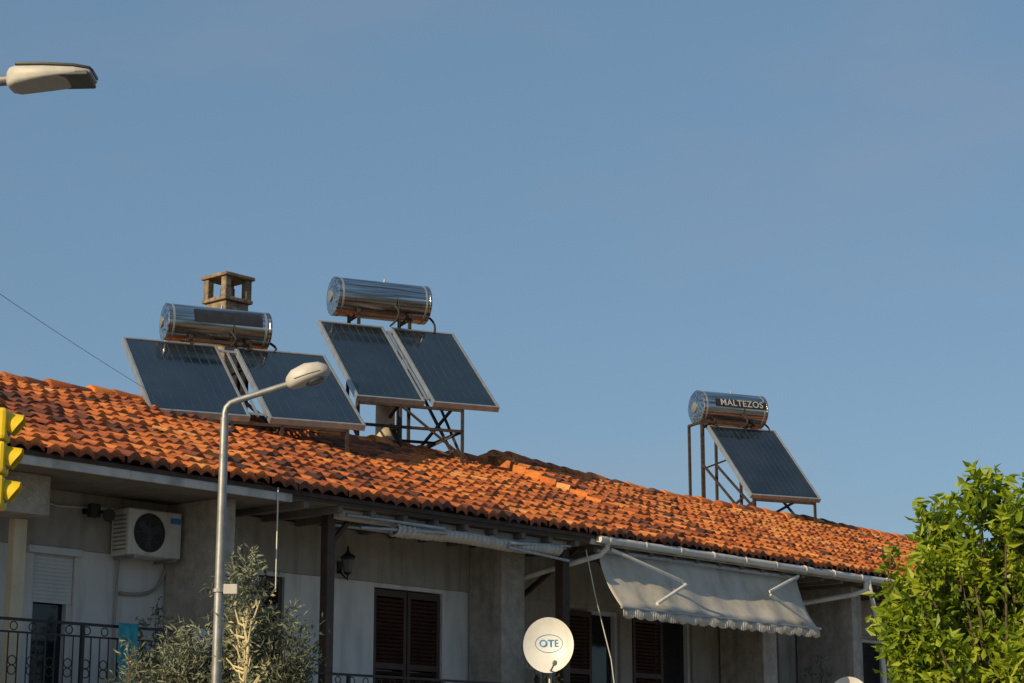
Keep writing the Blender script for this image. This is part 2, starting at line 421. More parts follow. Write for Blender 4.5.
def rail(ua, ub, zt, zb, v):
    m = MB(); m.box(ua, ub, v-.022, v+.022, zt-.03, zt); m.box(ua, ub, v-.012, v+.012, zb+.08, zb+.10); m.box(ua, ub, v-.012, v+.012, zt-.16, zt-.14)
    u = ua+.05; k = 0
    while u < ub:
        m.cyl((u, v, zb+.1), (u, v, zt-.15), .009, seg=6)
        if k % 2 == 0:
            for (cz, rr) in ((zt-.085, .045), (zt-.45, .05), (zt-.55, .05)):
                pts = []
                for q in range(13):
                    an = q/12*2*math.pi; pts.append((u+.06+rr*math.cos(an), v, cz+rr*math.sin(an)))
                m.tube(pts, .007, 5)
        if k % 14 == 0: m.box(u-.02, u+.02, v-.02, v+.02, zb, zt-.03)
        u += .12; k += 1
    return m
rail(U0+.05, 15.5, 3.40, 2.38, .3).make('balcony_railing', IRON, H)
r2 = rail(15.85, U1-.1, 3.02, 2.14, .3)
for uu in (15.9, 21.2, 24, 27): r2.lathe((uu, .3, 3.02), (0, 0, 1), [(0, .015), (.03, .035), (.07, .045), (.11, .03), (.15, .004)], 10)
r2.make('balcony_railing', IRON, H)
cb = MB(); cb.cyl((16.0, -.06, 5.15), (16.0, -.06, 3.9), .009, seg=6)
cb.tube([(22.05, .1, 4.95), (22.1, -.02, 4.3), (22.35, -.1, 3.4), (22.5, -.1, 2.6)], .008, 6)
cb.tube([(13.4, 1.44, 4.93), (13.9, 1.43, 4.84), (14.9, 1.43, 4.90)], .010, 6)
cb.make('hanging_cables', PVC, H)

# ------------------------------------------------------------------ AC unit
A = root('air_conditioner', MH @ Matrix.Translation((14.68, 1.08, 4.32)))
MB().box(0, .80, 0, .34, 0, .56).make('casing', ACW, A, bevel=.02)
MB().box(.05, .56, -.006, .0, .02, .54).make('fan_surround', ACW, A, bevel=.004)
m = MB(); m.lathe((.305, -.0075, .28), (0, -1, 0), [(0, .235), (.004, .235)], 32); m.make('fan_opening', INSUL, A)
m = MB()
for rr in (.05, .085, .12, .155, .19, .225):
    m.tube([(.305+rr*math.cos(k/24*6.2832), -.016, .28+rr*math.sin(k/24*6.2832)) for k in range(25)], .002, 5)
for k in range(8):
    an = k*math.pi/4; m.cyl((.305, -.014, .28), (.305+.23*math.cos(an), -.014, .28+.23*math.sin(an)), .0025, seg=5)
m.make('fan_grille', LAMPD, A)
m = MB()
for k in range(3):
    an = k*2.094+.4; c = Vector((.305+.1*math.cos(an), -.0135, .28+.1*math.sin(an)))
    m.obox(c, (.09*math.cos(an), 0, .09*math.sin(an)), (-.04*math.sin(an), .0, .04*math.cos(an)), (0, .001, 0))
m.make('fan_blades', LBL, A)
MB().box(.62, .78, -.005, -.001, .42, .49).make('label', BLUE, A)
MB().box(.62, .76, -.005, -.001, .30, .36).make('rating_plate', SHUTW, A)
m = MB()
for k in range(9): m.box(-.004, -.0005, .05, .29, .06+k*.05, .08+k*.05)
m.make('side_louvres', STEEL, A)
m = MB(); m.box(.08, .12, -.02, .37, -.04, -.002); m.box(.68, .72, -.02, .37, -.04, -.002); m.make('brackets', STEEL, A)
m = MB(); m.tube(bez((.78, .36, .15), (1.0, .37, .05), (.8, .38, -.25)), .022); m.tube(bez((.8, .38, -.25), (.7, .38, -.45), (.2, .38, -.42)), .02)
m.tube([(.15, .36, 0), (.15, .39, -.6), (.15, .39, -1.8)], .014); m.tube(bez((.80, .3, .3), (.86, .36, .45), (.84, .38, .62)), .016)
m.make('pipes', GREY, A, smooth=60)

F = root('wall_floodlight', MH @ Matrix.Translation((14.38, 1.40, 4.82)))
MB().box(-.12, .02, -.14, -.06, -.08, .08).make('lamp_head', IRON, F, bevel=.01)
MB().lathe((.12, -.1, -.02), (-.3, -1, -.3), [(0, .03), (.05, .06), (.12, .08), (.13, .06)], 14).make('sensor_head', IRON, F, smooth=40)
MB().bar((-.05, .06, 0), (-.05, -.08, 0), .03).bar((.1, .06, 0), (.1, -.08, 0), .03).box(-.1, .14, .04, .062, -.03, .04).make('bracket', IRON, F)
F = root('wall_lantern', MH @ Matrix.Translation((18.5, 1.3, 4.52)))
MB().lathe((0, 0, -.13), (0, 0, 1), [(0, .02), (.02, .05), (.04, .055), (.22, .09), (.24, .11), (.3, .03), (.34, .015), (.37, .02), (.39, .003)], 6).make('cage', IRON, F)
MB().lathe((0, 0, -.09), (0, 0, 1), [(0, .056), (.16, .088)], 6).make('lantern_glass', LENS, F)
MB().tube([(0, .17, -.02), (0, .1, -.12), (0, .0, -.19), (0, 0, -.13)], .012).box(-.04, .04, .145, .165, -.1, .06).make('bracket', IRON, F)

# ------------------------------------------------------------------ awnings
AW = root('awning', MH @ Matrix.Translation((22.3, 0, 0)))
m = MB(); nu, nv = 60, 8
def awp(i, j):
    uu = 5.1*i/nu; t = j/nv
    sag = .05*math.sin(t*math.pi)+.014*math.sin(uu*9+t)*t+.02*math.sin(uu*2.2+3*t)
    return (uu, .08-.43*t+sag, 4.95-.82*t-.25*sag-.03*t*noise.noise(Vector((uu, 0, 0))))
for i in range(nu+1):
    for j in range(nv+1): m.v.append(awp(i, j))
for i in range(nu):
    for j in range(nv): a = i*(nv+1)+j; m.f.append((a, a+1, a+nv+2, a+nv+1))
n0 = nu*2
for i in range(n0):
    ua = 5.1*i/n0; ub = 5.1*(i+1)/n0
    zt = 4.12; dz = .12+.035*abs(math.sin(i*math.pi/6)); dz2 = .12+.035*abs(math.sin((i+1)*math.pi/6)); y = -.36
    m.quad((ua, y+.01*math.sin(i*.7), zt), (ub, y+.01*math.sin(i*.7+.7), zt), (ub, y-.01+.02*math.sin(i*.6+.6), zt-dz2), (ua, y-.01+.02*math.sin(i*.6), zt-dz))
o = m.make('canvas', AWN, AW, smooth=60, recalc=False)
s_ = o.modifiers.new('thick', 'SOLIDIFY'); s_.thickness = .004
m = MB(); m.cyl((-.05, .09, 4.97), (5.15, .09, 4.97), .045); m.cyl((-.03, -.36, 4.12), (5.13, -.36, 4.12), .02)
m.make('roller_tube', ALU, AW, smooth=40)
m = MB()
m.tube([(.1, -.08, 4.97), (1.45, -.34, 4.60), (1.5, -.37, 4.55), (.75, -.40, 4.22)], .027)
m.tube([(4.95, -.08, 4.97), (3.75, -.34, 4.62), (3.7, -.37, 4.56), (4.75, -.40, 4.20)], .027)
m.make('folding_arms', PVC, AW, smooth=50)
AR = root('rolled_awning', MH)
m = MB(); pts = []
nn = 110
for i in range(nn+1):
    uu = 18.1+3.3*i/nn
    pts.append((uu, .12, 4.86+.012*math.sin(uu*3)))
for i, p in enumerate(pts):
    r_ = .10*(1+.28*math.sin(i*2.1)*(.4+.6*R.random()))
    for k in range(10):
        an = k/10*6.2832; m.v.append((p[0]+.02*math.sin(an), p[1]-.06+r_*math.cos(an), p[2]+r_*.75*math.sin(an)))
for i in range(nn):
    for k in range(10): k2 = (k+1) % 10; m.f.append((i*10+k, i*10+k2, (i+1)*10+k2, (i+1)*10+k))
m.make('canvas_roll', AWN, AR, smooth=70)
m = MB(); m.cyl((17.4, .5, 4.9), (21.6, .5, 4.9), .03); m.tube([(17.3, .1, 4.97), (18.9, -.08, 4.93), (18.95, -.08, 4.88), (17.5, .05, 4.82)], .022)
m.tube([(21.7, .1, 4.97), (20.2, -.08, 4.86), (20.15, -.08, 4.8), (21.6, .05, 4.75)], .022)
m.make('folding_arms', ALU, AR, smooth=50)

# ------------------------------------------------------------------ satellite dishes
def dish(u, v, z, r, logo):
    P = MH @ Vector((u, v, z))
    Mr = Matrix.Translation(P) @ Matrix.Rotation(rad(-6), 4, 'Z') @ Matrix.Rotation(rad(-4), 4, 'X')
    D = root('satellite_dish', Mr)
    prof = []
    for k in range(9): t = k/8; prof.append((-.10*t*t*r/.36, r*t))
    m = MB(); seg = 40
    for off in (0, .012):
        for (h, rr) in prof:
            for k in range(seg):
                an = k/seg*6.2832; m.v.append((rr*math.cos(an)*.95, h+off, rr*math.sin(an)*1.04))
    for b in (0, 1):
        for q in range(8):
            for k in range(seg):
                k2 = (k+1) % seg; a = b*9*seg; m.f.append((a+q*seg+k, a+q*seg+k2, a+(q+1)*seg+k2, a+(q+1)*seg+k))
    for k in range(seg):
        k2 = (k+1) % seg; m.f.append((8*seg+k, 8*seg+k2, 17*seg+k2, 17*seg+k))
    m.make('reflector', DISH, D, smooth=40)
    m = MB(); m.tube([(0, .03, -r*.95), (.05, -.2, -r*.95), (.11, -.42, -r*.80)], .012); m.lathe((.11, -.42, -r*.83), (0, 1, .5), [(0, .02), (.02, .032), (.08, .03), (.1, .02)], 12)
    m.make('feed_arm', STEEL, D, smooth=40)
    m = MB(); m.box(-.06, .06, .012, .12, -.08, .08); m.cyl((0, .14, .1), (0, .14, -1.6), .024); m.make('mast', STEEL, D)
    if logo:
        seg = 32; m = MB(); pp = []
        for k in range(seg+1):
            x = .185*math.cos(k/seg*6.2832); zz = .03+.12*math.sin(k/seg*6.2832)
            pp.append((x, -.10*((x/.95)**2+(zz/1.04)**2)/.1296-.001, zz))
        m.tube(pp, .005, 5); m.make('logo_ring', BLUE, D)
        text_obj('logo_text', 'OTE', .135, Matrix.Translation((0, -.0175, .03)) @ Matrix.Rotation(rad(90), 4, 'X'), BLUE, D, extrude=.001, bold=.0015)
dish(20.75, -.3, 3.50, .36, True)
dish(28.3, -.3, 3.02, .36, False)

# ------------------------------------------------------------------ solar water heaters
def heater(P0, pw, gap, npan, a, rise, tank, tl, tr, legx, badge=None, posts=(-.55, .55)):
    Mr = Matrix.Translation(P0) @ Matrix.Rotation(rad(24), 4, 'Z')
    Hh = root('solar_water_heater', Mr)
    L = math.hypot(a, rise); d = Vector((0, a, rise))/L; nrm = Vector((0, -rise, a))/L; X = Vector((1, 0, 0))
    W = pw*npan+gap*(npan-1)
    for i in range(npan):
        x0 = i*(pw+gap); c = Vector((x0+pw/2, a/2, rise/2))
        m = MB(); m.obox(c-nrm*.035, X*(pw/2-.01), d*(L/2-.01), nrm*.03); m.make('collector_box', ALU, Hh)
        fr = MB(); t = .020
        fr.obox(c-X*(pw/2-t)-nrm*.02, X*t, d*(L/2), nrm*.050); fr.obox(c+X*(pw/2-t)-nrm*.02, X*t, d*(L/2), nrm*.050)
        fr.obox(c-d*(L/2-t)-nrm*.02, X*(pw/2-2*t), d*t, nrm*.050); fr.obox(c+d*(L/2-t)-nrm*.02, X*(pw/2-2*t), d*t, nrm*.050)
        fr.make('collector_frame', ALU, Hh, bevel=.005)
        m = MB(); m.obox(c+nrm*.008, X*(pw/2-2*t), d*(L/2-2*t), nrm*.006); m.make('absorber_plate', ABS, Hh)
        m = MB(); nf = max(7, int(pw/.135))
        for k in range(nf):
            xx = x0+2*t+(pw-4*t)*(k+.5)/nf
            m.obox(Vector((xx, a/2, rise/2))+nrm*.016, X*.0065, d*(L/2-.1), nrm*.003)
        m.make('absorber_fins', FIN, Hh)
    T = Vector(tank); h = tl/2; m = MB()
    prof = [(-h-.05, .02), (-h-.048, tr*.35), (-h-.03, tr*.72), (-h-.012, tr*.90), (-h-.012, tr*.95), (-h, tr*1.0), (-h+.03, tr*1.0), (-h+.035, tr*.985)]
    prof += [(-x, r_) for x, r_ in reversed(prof)]
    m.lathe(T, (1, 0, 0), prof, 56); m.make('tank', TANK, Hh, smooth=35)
    m = MB()
    for s in (-.9, .9): m.lathe(T+Vector((s*h-.02, 0, 0)), (1, 0, 0), [(0, tr*.98), (0, tr*1.006), (.03, tr*1.006), (.03, tr*.98)], 48)
    m.make('tank_straps', ALU, Hh, smooth=30)
    MB().lathe(T+Vector((-h-.045, 0, 0)), (-1, 0, 0), [(0, tr*.3), (.02, tr*.3), (.025, tr*.25)], 24).make('end_flange', STEEL, Hh, smooth=40)
    if badge:
        xa, xb, a0, a1, txt = badge; m = MB(); n = 10
        for k in range(n+1):
            an = rad(a0+(a1-a0)*k/n); rr = tr*1.0+.004
            m.v += [(T.x+xa, T.y-rr*math.cos(an), T.z+rr*math.sin(an)), (T.x+xb, T.y-rr*math.cos(an), T.z+rr*math.sin(an))]
        for k in range(n): m.f.append((2*k, 2*k+1, 2*k+3, 2*k+2))
        m.make('badge', LBL, Hh, smooth=60)
        am = rad((a0+a1)/2)
        if txt:
            text_obj('badge_text', txt, .20, Matrix.Translation(T+Vector(((xa+xb)/2, -(tr+.014)*math.cos(am), (tr+.014)*math.sin(am)))) @ Matrix.Rotation(rad(90)-am, 4, 'X'), TXT, Hh, bold=.002)
    def foot(x, y):
        w = Mr @ Vector((x, y, 0)); return roof_world(w.x, w.y)-P0[2]+.03
    m = MB(); yb = T.y; zb = T.z-tr
    for x in legx:
        zf = foot(x, .06); m.bar((x, .06, zf), (x, .06, .0), .045); m.box(x-.06, x+.06, 0, .12, zf-.01, zf+.015)
        m.bar((x, 0.05, -.04), (x, a, rise-.09), .045)
    for s in posts:
        x = T.x+h*s
        for y in (yb-tr*.75, yb+tr*.75):
            zf = foot(x, y); m.bar((x, y, zf), (x, y, zb+tr*.28 if abs(s) < .8 else zb), .05)
        m.bar((x, yb-tr*.8, zb+.0), (x, yb+tr*.8, zb+.0), .05)
        zf2 = foot(x, .06)
        m.bar((x, .06, max(zf2, -.9)+.1), (x, yb-tr*.75, zb-.9), .04)
        m.bar((x, .06, -.05), (x, yb-tr*.75, min(-.05, foot(x, yb-tr*.75)+.5)), .04)
    m.bar((legx[0], .06, -.07), (legx[-1], .06, -.07), .045)
    fl = max(foot(legx[0], .06), foot(legx[-1], .06))
    if fl < -.5:
        zz = -.42; m.bar((legx[0], .06, zz), (legx[-1], .06, zz), .045)
        m.bar((legx[0], yb*.55, zz), (legx[-1], yb*.55, zz), .045)
        for x in legx: m.bar((x, .06, zz), (x, yb*.9, zz), .045); m.bar((x, .06, foot(x, .06)+.1), (x, yb*.55, -.1+rise*.3), .035)
        m.bar((legx[-2], .06, -.06), (legx[-1], .06, foot(legx[-1], .06)+.15), .035)
        m.bar((legx[-1], .06, zz), (legx[0], yb*.9, foot(legx[0], yb*.9)), .03)
    m.bar((T.x+h*posts[0], yb-tr*.75, rise*.45), (T.x+h*posts[-1], yb-tr*.75, rise*.45+.5), .035)
    m.bar((T.x+h*min(-.62, posts[0]), yb-tr*.75, zb+.01), (T.x+h*.62, yb-tr*.75, zb+.01), .05)
    m.make('support_frame', RUST, Hh)
    m = MB()
    m.tube(bez((T.x+h*.2, T.y-tr*.9, T.z-tr*.4), (T.x+h*.3, T.y-tr-.25, T.z-tr), (W*.5+gap*.3, a-.05, rise+.03), 10), .020)
    m.tube(bez((T.x+h+.03, T.y, T.z-tr*.55), (T.x+h+.2, T.y-.1, T.z-tr*.9), (min(W-.1, T.x+h+.05), a-.05, rise-.02), 10), .02)
    m.tube(bez((T.x+h*.25, T.y-tr*.95, T.z), (T.x+h*.28, T.y-tr-.12, T.z-tr*.7), (T.x+h*.35, T.y-tr*.6, T.z-tr-.2), 10), .012)
    m.make('pipes', INSUL, Hh, smooth=60)
    if npan > 1:
        m = MB(); xm = pw+gap/2
        m.bar((xm, a*.05, rise*.05-.02), (xm, a*.97, rise*.97-.02), .03)
        for t_ in (.06, .94): m.bar((pw-.02, a*t_, rise*t_), (pw+gap+.02, a*t_, rise*t_), .035)
        m.make('link_pipes', ALU, Hh)
    MB().lathe(T+Vector((h*.1, 0, tr)), (0, 0, 1), [(-.01, .02), (.03, .02), (.035, .012), (.06, .01)], 12).make('valve', STEEL, Hh)
    return Hh
heater((-5.08, 27.47, 6.80), 1.46, .29, 2, 1.95, 1.443, (1.50, 2.15, 1.80), 1.62, .30, [.3, 1.2, 1.95, 2.95], badge=(-.42, .66, -2, 42, ''))
heater((-2.50, 31.44, 7.77), 1.18, .15, 2, 2.05, 1.69, (1.22, 2.33, 2.24), 1.72, .345, [.05, .78, 1.87])
heater((4.84, 40.02, 7.42), 1.66, 0, 1, 1.72, 1.72, (.66, 1.95, 2.15), 1.56, .365, [.1, 1.55], badge=(-.50, .74, -2, 26, 'MALTEZOS'), posts=(-1.05, -.62, .55))

# ------------------------------------------------------------------ chimneys
pc = MHi @ Vector((-4.69, 31.85, 0))
CH = root('chimney', MH @ Matrix.Translation((pc.x, pc.y, 0)))
zr = 6.1
MB().box(-.25, .25, -.25, .25, zr, 9.40).make('stack', BRICK, CH, bevel=.02)
MB().box(-.30, .30, -.30, .30, 9.403, 9.47).make('collar', BRICK, CH, bevel=.015)
m = MB()
for x in (-.22, .22):
    for y in (-.22, .22): m.box(x-.06, x+.06, y-.06, y+.06, 9.472, 9.80)
m.make('cap_posts', BRICK, CH, bevel=.01)
MB().cyl((0, 0, 9.472), (0, 0, 9.66), .12, seg=16).make('flue_pot', LAMPD, CH)
MB().box(-.32, .32, -.32, .32, 9.802, 9.865).make('cap_slab', BRICK, CH, bevel=.015)
VP = root('vent_pipe', Matrix.Translation((-2.09, 32.3, 6.5)))
MB().cyl((0, 0, 0), (0, 0, 1.38), .16, seg=20).make('flue', mat('flue_beige', (.50, .42, .31), .8, var=.15, dirt=.4), VP, smooth=40)

# ------------------------------------------------------------------ street lamps
def street_lamp(P, H_, arm, dz, head_len, secs, box=False, flat=False):
    S_ = root('street_lamp', Matrix.Translation(P))
    m = MB(); m.lathe((0, 0, 0), (0, 0, 1), [(0, .075), (1.1, .07), (1.12, .050), (H_-.1, .038)], 16)
    m.make('pole', STEEL, S_, smooth=40)
    MB().tube([(0, 0, H_-.12), (0, 0, H_-.06), (.012, 0, H_-.01), (.05, 0, H_+.035), (.11, 0, H_+.06), (arm, 0, H_+dz)], .030, 12).make('arm', STEEL, S_, smooth=50)
    tilt = math.atan2(dz-.06, arm-.11)*(.25 if flat else 1); d = Vector((math.cos(tilt), 0, math.sin(tilt))); up = Vector((-math.sin(tilt), 0, math.cos(tilt)))
    b = Vector((arm-.04, 0, H_+dz)); m = MB(); seg = 24; ex = .45 if flat else .8
    def ring(mm, sc_, t, w, tp, bt, zo=0):
        for k in range(seg):
            an = k/seg*6.2832; c_, s_ = math.cos(an), math.sin(an)
            cc = math.copysign(abs(c_)**ex, c_); ss = math.copysign(abs(s_)**ex, s_)
            hgt = tp*ss if ss > 0 else bt*ss
            mm.v.append(tuple(b+d*(t*head_len)+Vector((0, 1, 0))*(w*cc*sc_)+up*(hgt+zo)))
    for (t, w, tp, bt) in secs: ring(m, 1, t, w, tp, bt)
    for q in range(len(secs)-1):
        for k in range(seg): k2 = (k+1) % seg; m.f.append((q*seg+k, q*seg+k2, (q+1)*seg+k2, (q+1)*seg+k))
    m.f.append(tuple(range(seg))); m.f.append(tuple((len(secs)-1)*seg+k for k in range(seg)))
    m.make('lamp_housing', LAMPG, S_, smooth=45)
    if flat:
        m = MB(); c2 = [(t, w*1.03, .008, .012, tp) for (t, w, tp, bt) in secs if t > .1]
        for (t, w, a_, b_, tp) in c2: ring(m, 1, t*1.01, w, a_, b_, tp+.002)
        for q in range(len(c2)-1):
            for k in range(seg): k2 = (k+1) % seg; m.f.append((q*seg+k, q*seg+k2, (q+1)*seg+k2, (q+1)*seg+k))
        m.f.append(tuple(range(seg))); m.f.append(tuple((len(c2)-1)*seg+k for k in range(seg)))
        m.make('top_cover', LAMPD, S_, smooth=45)
        MB().obox(b+d*(head_len*.80)-up*.012, d*head_len*.17, Vector((0, .112, 0)), up*.012+d*.0).make('front_lens', LAMPD, S_, bevel=.006)
    else:
        m = MB(); c = b+d*(head_len*.62)-up*(max(s[3] for s in secs)*.78)
        m.lathe(c, tuple(-up), [(0, .10), (.015, .095), (.03, .06), (.036, .01)], 18); m.make('lamp_glass', LENS, S_, smooth=60)
        m = MB(); ring(m, 1.03, .2, .113, .012, .012, -.004); ring(m, 1.03, .5, .135, .012, .012, -.004); ring(m, 1.03, .8, .12, .012, .012, -.004)
        for q in range(2):
            for k in range(seg): k2 = (k+1) % seg; m.f.append((q*seg+k, q*seg+k2, (q+1)*seg+k2, (q+1)*seg+k))
        m.make('housing_seam', LAMPD, S_)
    if box:
        MB().box(.045, .17, -.05, .03, 3.32, 3.41).make('junction_box', LAMPG, S_, bevel=.006)
        MB().lathe((0, 0, 3.34), (0, 0, 1), [(0, .058), (.03, .058)], 14).make('clamp', STEEL, S_)
    return S_
secA = [(0, .035, .03, .035), (.05, .07, .06, .06), (.18, .11, .10, .075), (.5, .135, .125, .07), (.8, .12, .10, .06), (.94, .08, .06, .04), (1, .03, .02, .015)]
street_lamp((-2.64, 18, 0), 5.04, .60, .22, .42, secA, box=True)
secB = [(0, .05, .03, .045), (.04, .08, .045, .062), (.12, .105, .05, .064), (.45, .12, .042, .040), (.8, .115, .032, .018), (.97, .09, .024, .010), (1, .07, .014, .008)]
street_lamp((-3.75, 10, 0), 5.13, 1.12, .15, .455, secB, flat=True)

# ------------------------------------------------------------------ traffic light
TL = root('traffic_light', Matrix.Translation((-3.91, 15, 0.01)) @ Matrix.Rotation(rad(6), 4, 'Z'))
MB().lathe((-.33, 0, 0), (0, 0, 1), [(0, .07), (4.7, .05), (4.72, .02)], 14).make('pole', STEEL, TL, smooth=40)
m = MB()
for k in range(3): m.box(-.14, .06, -.14, .14, 3.67+k*.258, 3.67+k*.258+.246)
m.make('housing', YEL, TL, bevel=.03)
m = MB()
for k in range(3):
    zc = 3.80+k*.258; seg = 18; i0 = len(m.v)
    for q, xx in enumerate((.055, .175)):
        for j in range(seg+1):
            an = rad(-35)+rad(250)*j/seg
            for rr in (.090, .097): m.v.append((xx-(.075*max(0, .5-math.sin(an)) if q else 0), rr*math.cos(an), zc+rr*math.sin(an)-(.02 if q else 0)))
    st_ = (seg+1)*2
    for j in range(seg):
        a = i0+j*2
        m.f += [(a, a+2, a+st_+2, a+st_), (a+1, a+3, a+st_+3, a+st_+1), (a+st_, a+st_+2, a+st_+3, a+st_+1)]
m.make('visors', YEL, TL, smooth=50)
m = MB()
for k in range(3): m.lathe((.06, 0, 3.80+k*.258), (1, 0, 0), [(0, .088), (.012, .08), (.03, .05), (.034, .01)], 18)
m.make('lenses', LENS, TL, smooth=50)
MB().box(-.10, .02, -.12, .12, 3.675, 4.42).make('backing_core', LAMPD, TL)
MB().bar((-.33, 0, 4.40), (-.12, 0, 4.40), .04).bar((-.33, 0, 3.72), (-.12, 0, 3.72), .04).make('brackets', STEEL, TL)

# ------------------------------------------------------------------ overhead wire
UP = root('utility_pole', Matrix.Translation((-5.35, 8, 0)))
MB().lathe((0, 0, 0), (0, 0, 1), [(0, .14), (7, .09)], 14).make('pole', BARK, UP, smooth=40)
MB().bar((-.6, 0, 6.2), (.6, 0, 6.2), .08).make('crossarm', BARK, UP)
a_ = Vector((-5.35, 8, 5.93)); b_ = Vector((-5.28, 28.1, 7.24))
MB().tube([a_.lerp(b_, t/20)-Vector((0, 0, .25*4*(t/20)*(1-t/20)*.4)) for t in range(21)], .003, 6).make('overhead_wire', WIRE, None)

# ------------------------------------------------------------------ laundry
LA = root('hanging_laundry', MH)
def cloth(ua, ub, zb, mt, sd):
    m = MB(); n = 14; k = 7
    for i in range(n+1):
        for j in range(k+1):
            uu = ua+(ub-ua)*i/n; z = 3.425-(3.425-zb)*j/k
            m.v.append((uu+.02*noise.noise(Vector((i*.5, j*.4, sd))), .255-.03-.035*math.sin(i*1.1+sd)*(.3+j/k), z+.05*noise.noise(Vector((i*.3, sd, 0)))*(j/k)))
    for i in range(n):
        for j in range(k): a = i*(k+1)+j; m.f.append((a, a+1, a+k+2, a+k+1))
    o = m.make('towel', mt, LA, smooth=60, recalc=False); o.modifiers.new('t', 'SOLIDIFY').thickness = .008
cloth(13.93, 14.22, 2.75, TURQ, 1.); cloth(15.0, 15.3, 2.9, PALEB, 2.); cloth(15.32, 15.46, 2.8, PALEB, 3.)

# ------------------------------------------------------------------ vegetation
def foliage(name, parent, ells, clump, per, cr, L, W, mt, twig=True, bark=BARK, up=.3):
    m = MB(); tw = MB()
    for (cx, cy, cz, rx, ry, rz, dens) in ells:
        nc = max(1, int(clump*dens))
        for _ in range(nc):
            while True:
                p = Vector((R.uniform(-1, 1), R.uniform(-1, 1), R.uniform(-1, 1)))
                if p.length < 1: break
            p = p.normalized()*(p.length**.45)
            c = Vector((cx+p.x*rx, cy+p.y*ry, cz+p.z*rz))
            tc_ = .48+.2*R.gauss(0, 1)+.12*p.z-.1*p.x  # clump tint paints in light: paler toward the top and sunward side
            if twig and R.random() < .6:
                b = Vector((cx, cy, cz-rz*.4)); mid = b.lerp(c, .5)+Vector((R.uniform(-.05, .05), 0, -.03))
                tw.tube([b, mid, c+Vector((0, 0, cr*.5))], .012, 5, r_end=.003)
            ax = Vector((p.x*.7+R.uniform(-.4, .4), p.y*.5+R.uniform(-.4, .4), .8)).normalized()
            for _ in range(int(per*R.uniform(.6, 1.3))):
                q = c+Vector((R.gauss(0, cr*.42), R.gauss(0, cr*.42), R.gauss(0, cr*.42)))+ax*R.uniform(-cr, cr*1.9)
                d = Vector((R.gauss(0, 1), R.gauss(0, 1), R.gauss(up, .8))).normalized()
                s = d.cross(Vector((R.gauss(0, 1), R.gauss(0, 1), R.gauss(0, 1)))).normalized(); n_ = d.cross(s)
                l = L*R.uniform(.6, 1.3); w = W*R.uniform(.7, 1.2); i = len(m.v)
                m.v += [tuple(q), tuple(q+d*l*.45+s*w*.5+n_*w*.15), tuple(q+d*l-n_*l*.12), tuple(q+d*l*.45-s*w*.5+n_*w*.15)]
                m.f += [(i, i+1, i+2), (i, i+2, i+3)]
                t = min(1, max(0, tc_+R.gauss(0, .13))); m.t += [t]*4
    m.make('foliage', mt, parent, recalc=False)
    if tw.v: tw.make('twigs', bark, parent)
TR = root('tree', Matrix.Translation((4.80, 20.2, 0)))
ells = [(.0, 0, 2.6, .95, .8, .95, 1.15), (.75, .1, 2.9, .8, .7, 1.0, 1.0), (-.44, 0, 3.50, .26, .3, .65, .32), (-.72, 0, 3.10, .33, .4, .42, .28), (-.5, 0, 4.2, .10, .2, .36, .09), (-.30, 0, 4.22, .08, .2, .30, .06),
        (.22, 0, 3.95, .15, .25, .88, .32), (.55, .1, 4.0, .22, .3, .74, .34), (.1, 0, 3.45, .5, .45, .5, .45), (1.1, .2, 3.8, .4, .4, .8, .5)]
for k in range(34):
    x = R.uniform(-1.0, 1.0); zt = 3.5+.95*R.random() if x > -.6 else 3.0+.6*R.random()
    ells.append((x, R.uniform(-.7, .3), zt, .04, .04, .28, .035))
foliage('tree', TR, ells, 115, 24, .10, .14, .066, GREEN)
m = MB(); m.tube([(.1, 0, 0), (.05, 0, .8), (.1, 0, 1.6)], .13, 12, r_end=.10)
for (cx, cy, cz, *_) in ells: m.tube([(.1, 0, 1.5), (cx*.5+.05, cy*.5, (1.5+cz)*.5), (cx, cy, cz+.1)], .030, 8, r_end=.007)
m.make('trunk_and_limbs', BARK, TR, smooth=60)
OT = root('olive_tree', Matrix.Translation((-2.6, 19.2, 0)))
ells = [(.02, 0, 3.12, .20, .3, .62, .8), (.35, 0, 2.75, .34, .3, .42, .9), (-.05, .1, 2.6, .4, .3, .38, 1.0), (-.48, 0, 2.68, .32, .3, .32, .7), (-1.05, 0, 2.66, .16, .2, .2, .12), (.0, 0, 2.2, .8, .5, .4, 1.0)]
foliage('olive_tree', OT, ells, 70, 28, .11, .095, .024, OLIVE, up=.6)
m = MB(); m.tube([(0, 0, 0), (.06, 0, .7), (0, 0, 1.5)], .11, 10, r_end=.08)
for (cx, cy, cz, *_) in ells: m.tube([(0, 0, 1.4), (cx*.6, cy*.5, (1.4+cz)*.5), (cx, cy, cz+.2)], .04, 8, r_end=.01)
m.make('trunk_and_limbs', BARK, OT, smooth=60)
DS = root('dry_shrub', Matrix.Translation((-2.21, 16.6, 0)))
m = MB(); tips = []
m.tube([(0, 0, 0), (.02, 0, 1.2), (0, 0, 2.3), (.03, 0, 2.75), (-.02, 0, 3.0)], .026, 8, r_end=.009)
for k in range(34):
    z = 1.9+k*.032; an = R.uniform(0, 6.28); l = R.uniform(.06, .19)
    e = Vector((l*math.cos(an), l*math.sin(an), z+R.uniform(.06, .2))); m.tube([(0, 0, z), (e.x*.6, e.y*.6, z+.03), tuple(e)], .011, 6, r_end=.005); tips.append(e)
m.make('branches', TWIG, DS)
foliage('dry_shrub', DS, [(t.x, t.y, t.z, .03, .03, .03, 1) for t in tips], 1, 10, .05, .05, .024, PALE, twig=False)
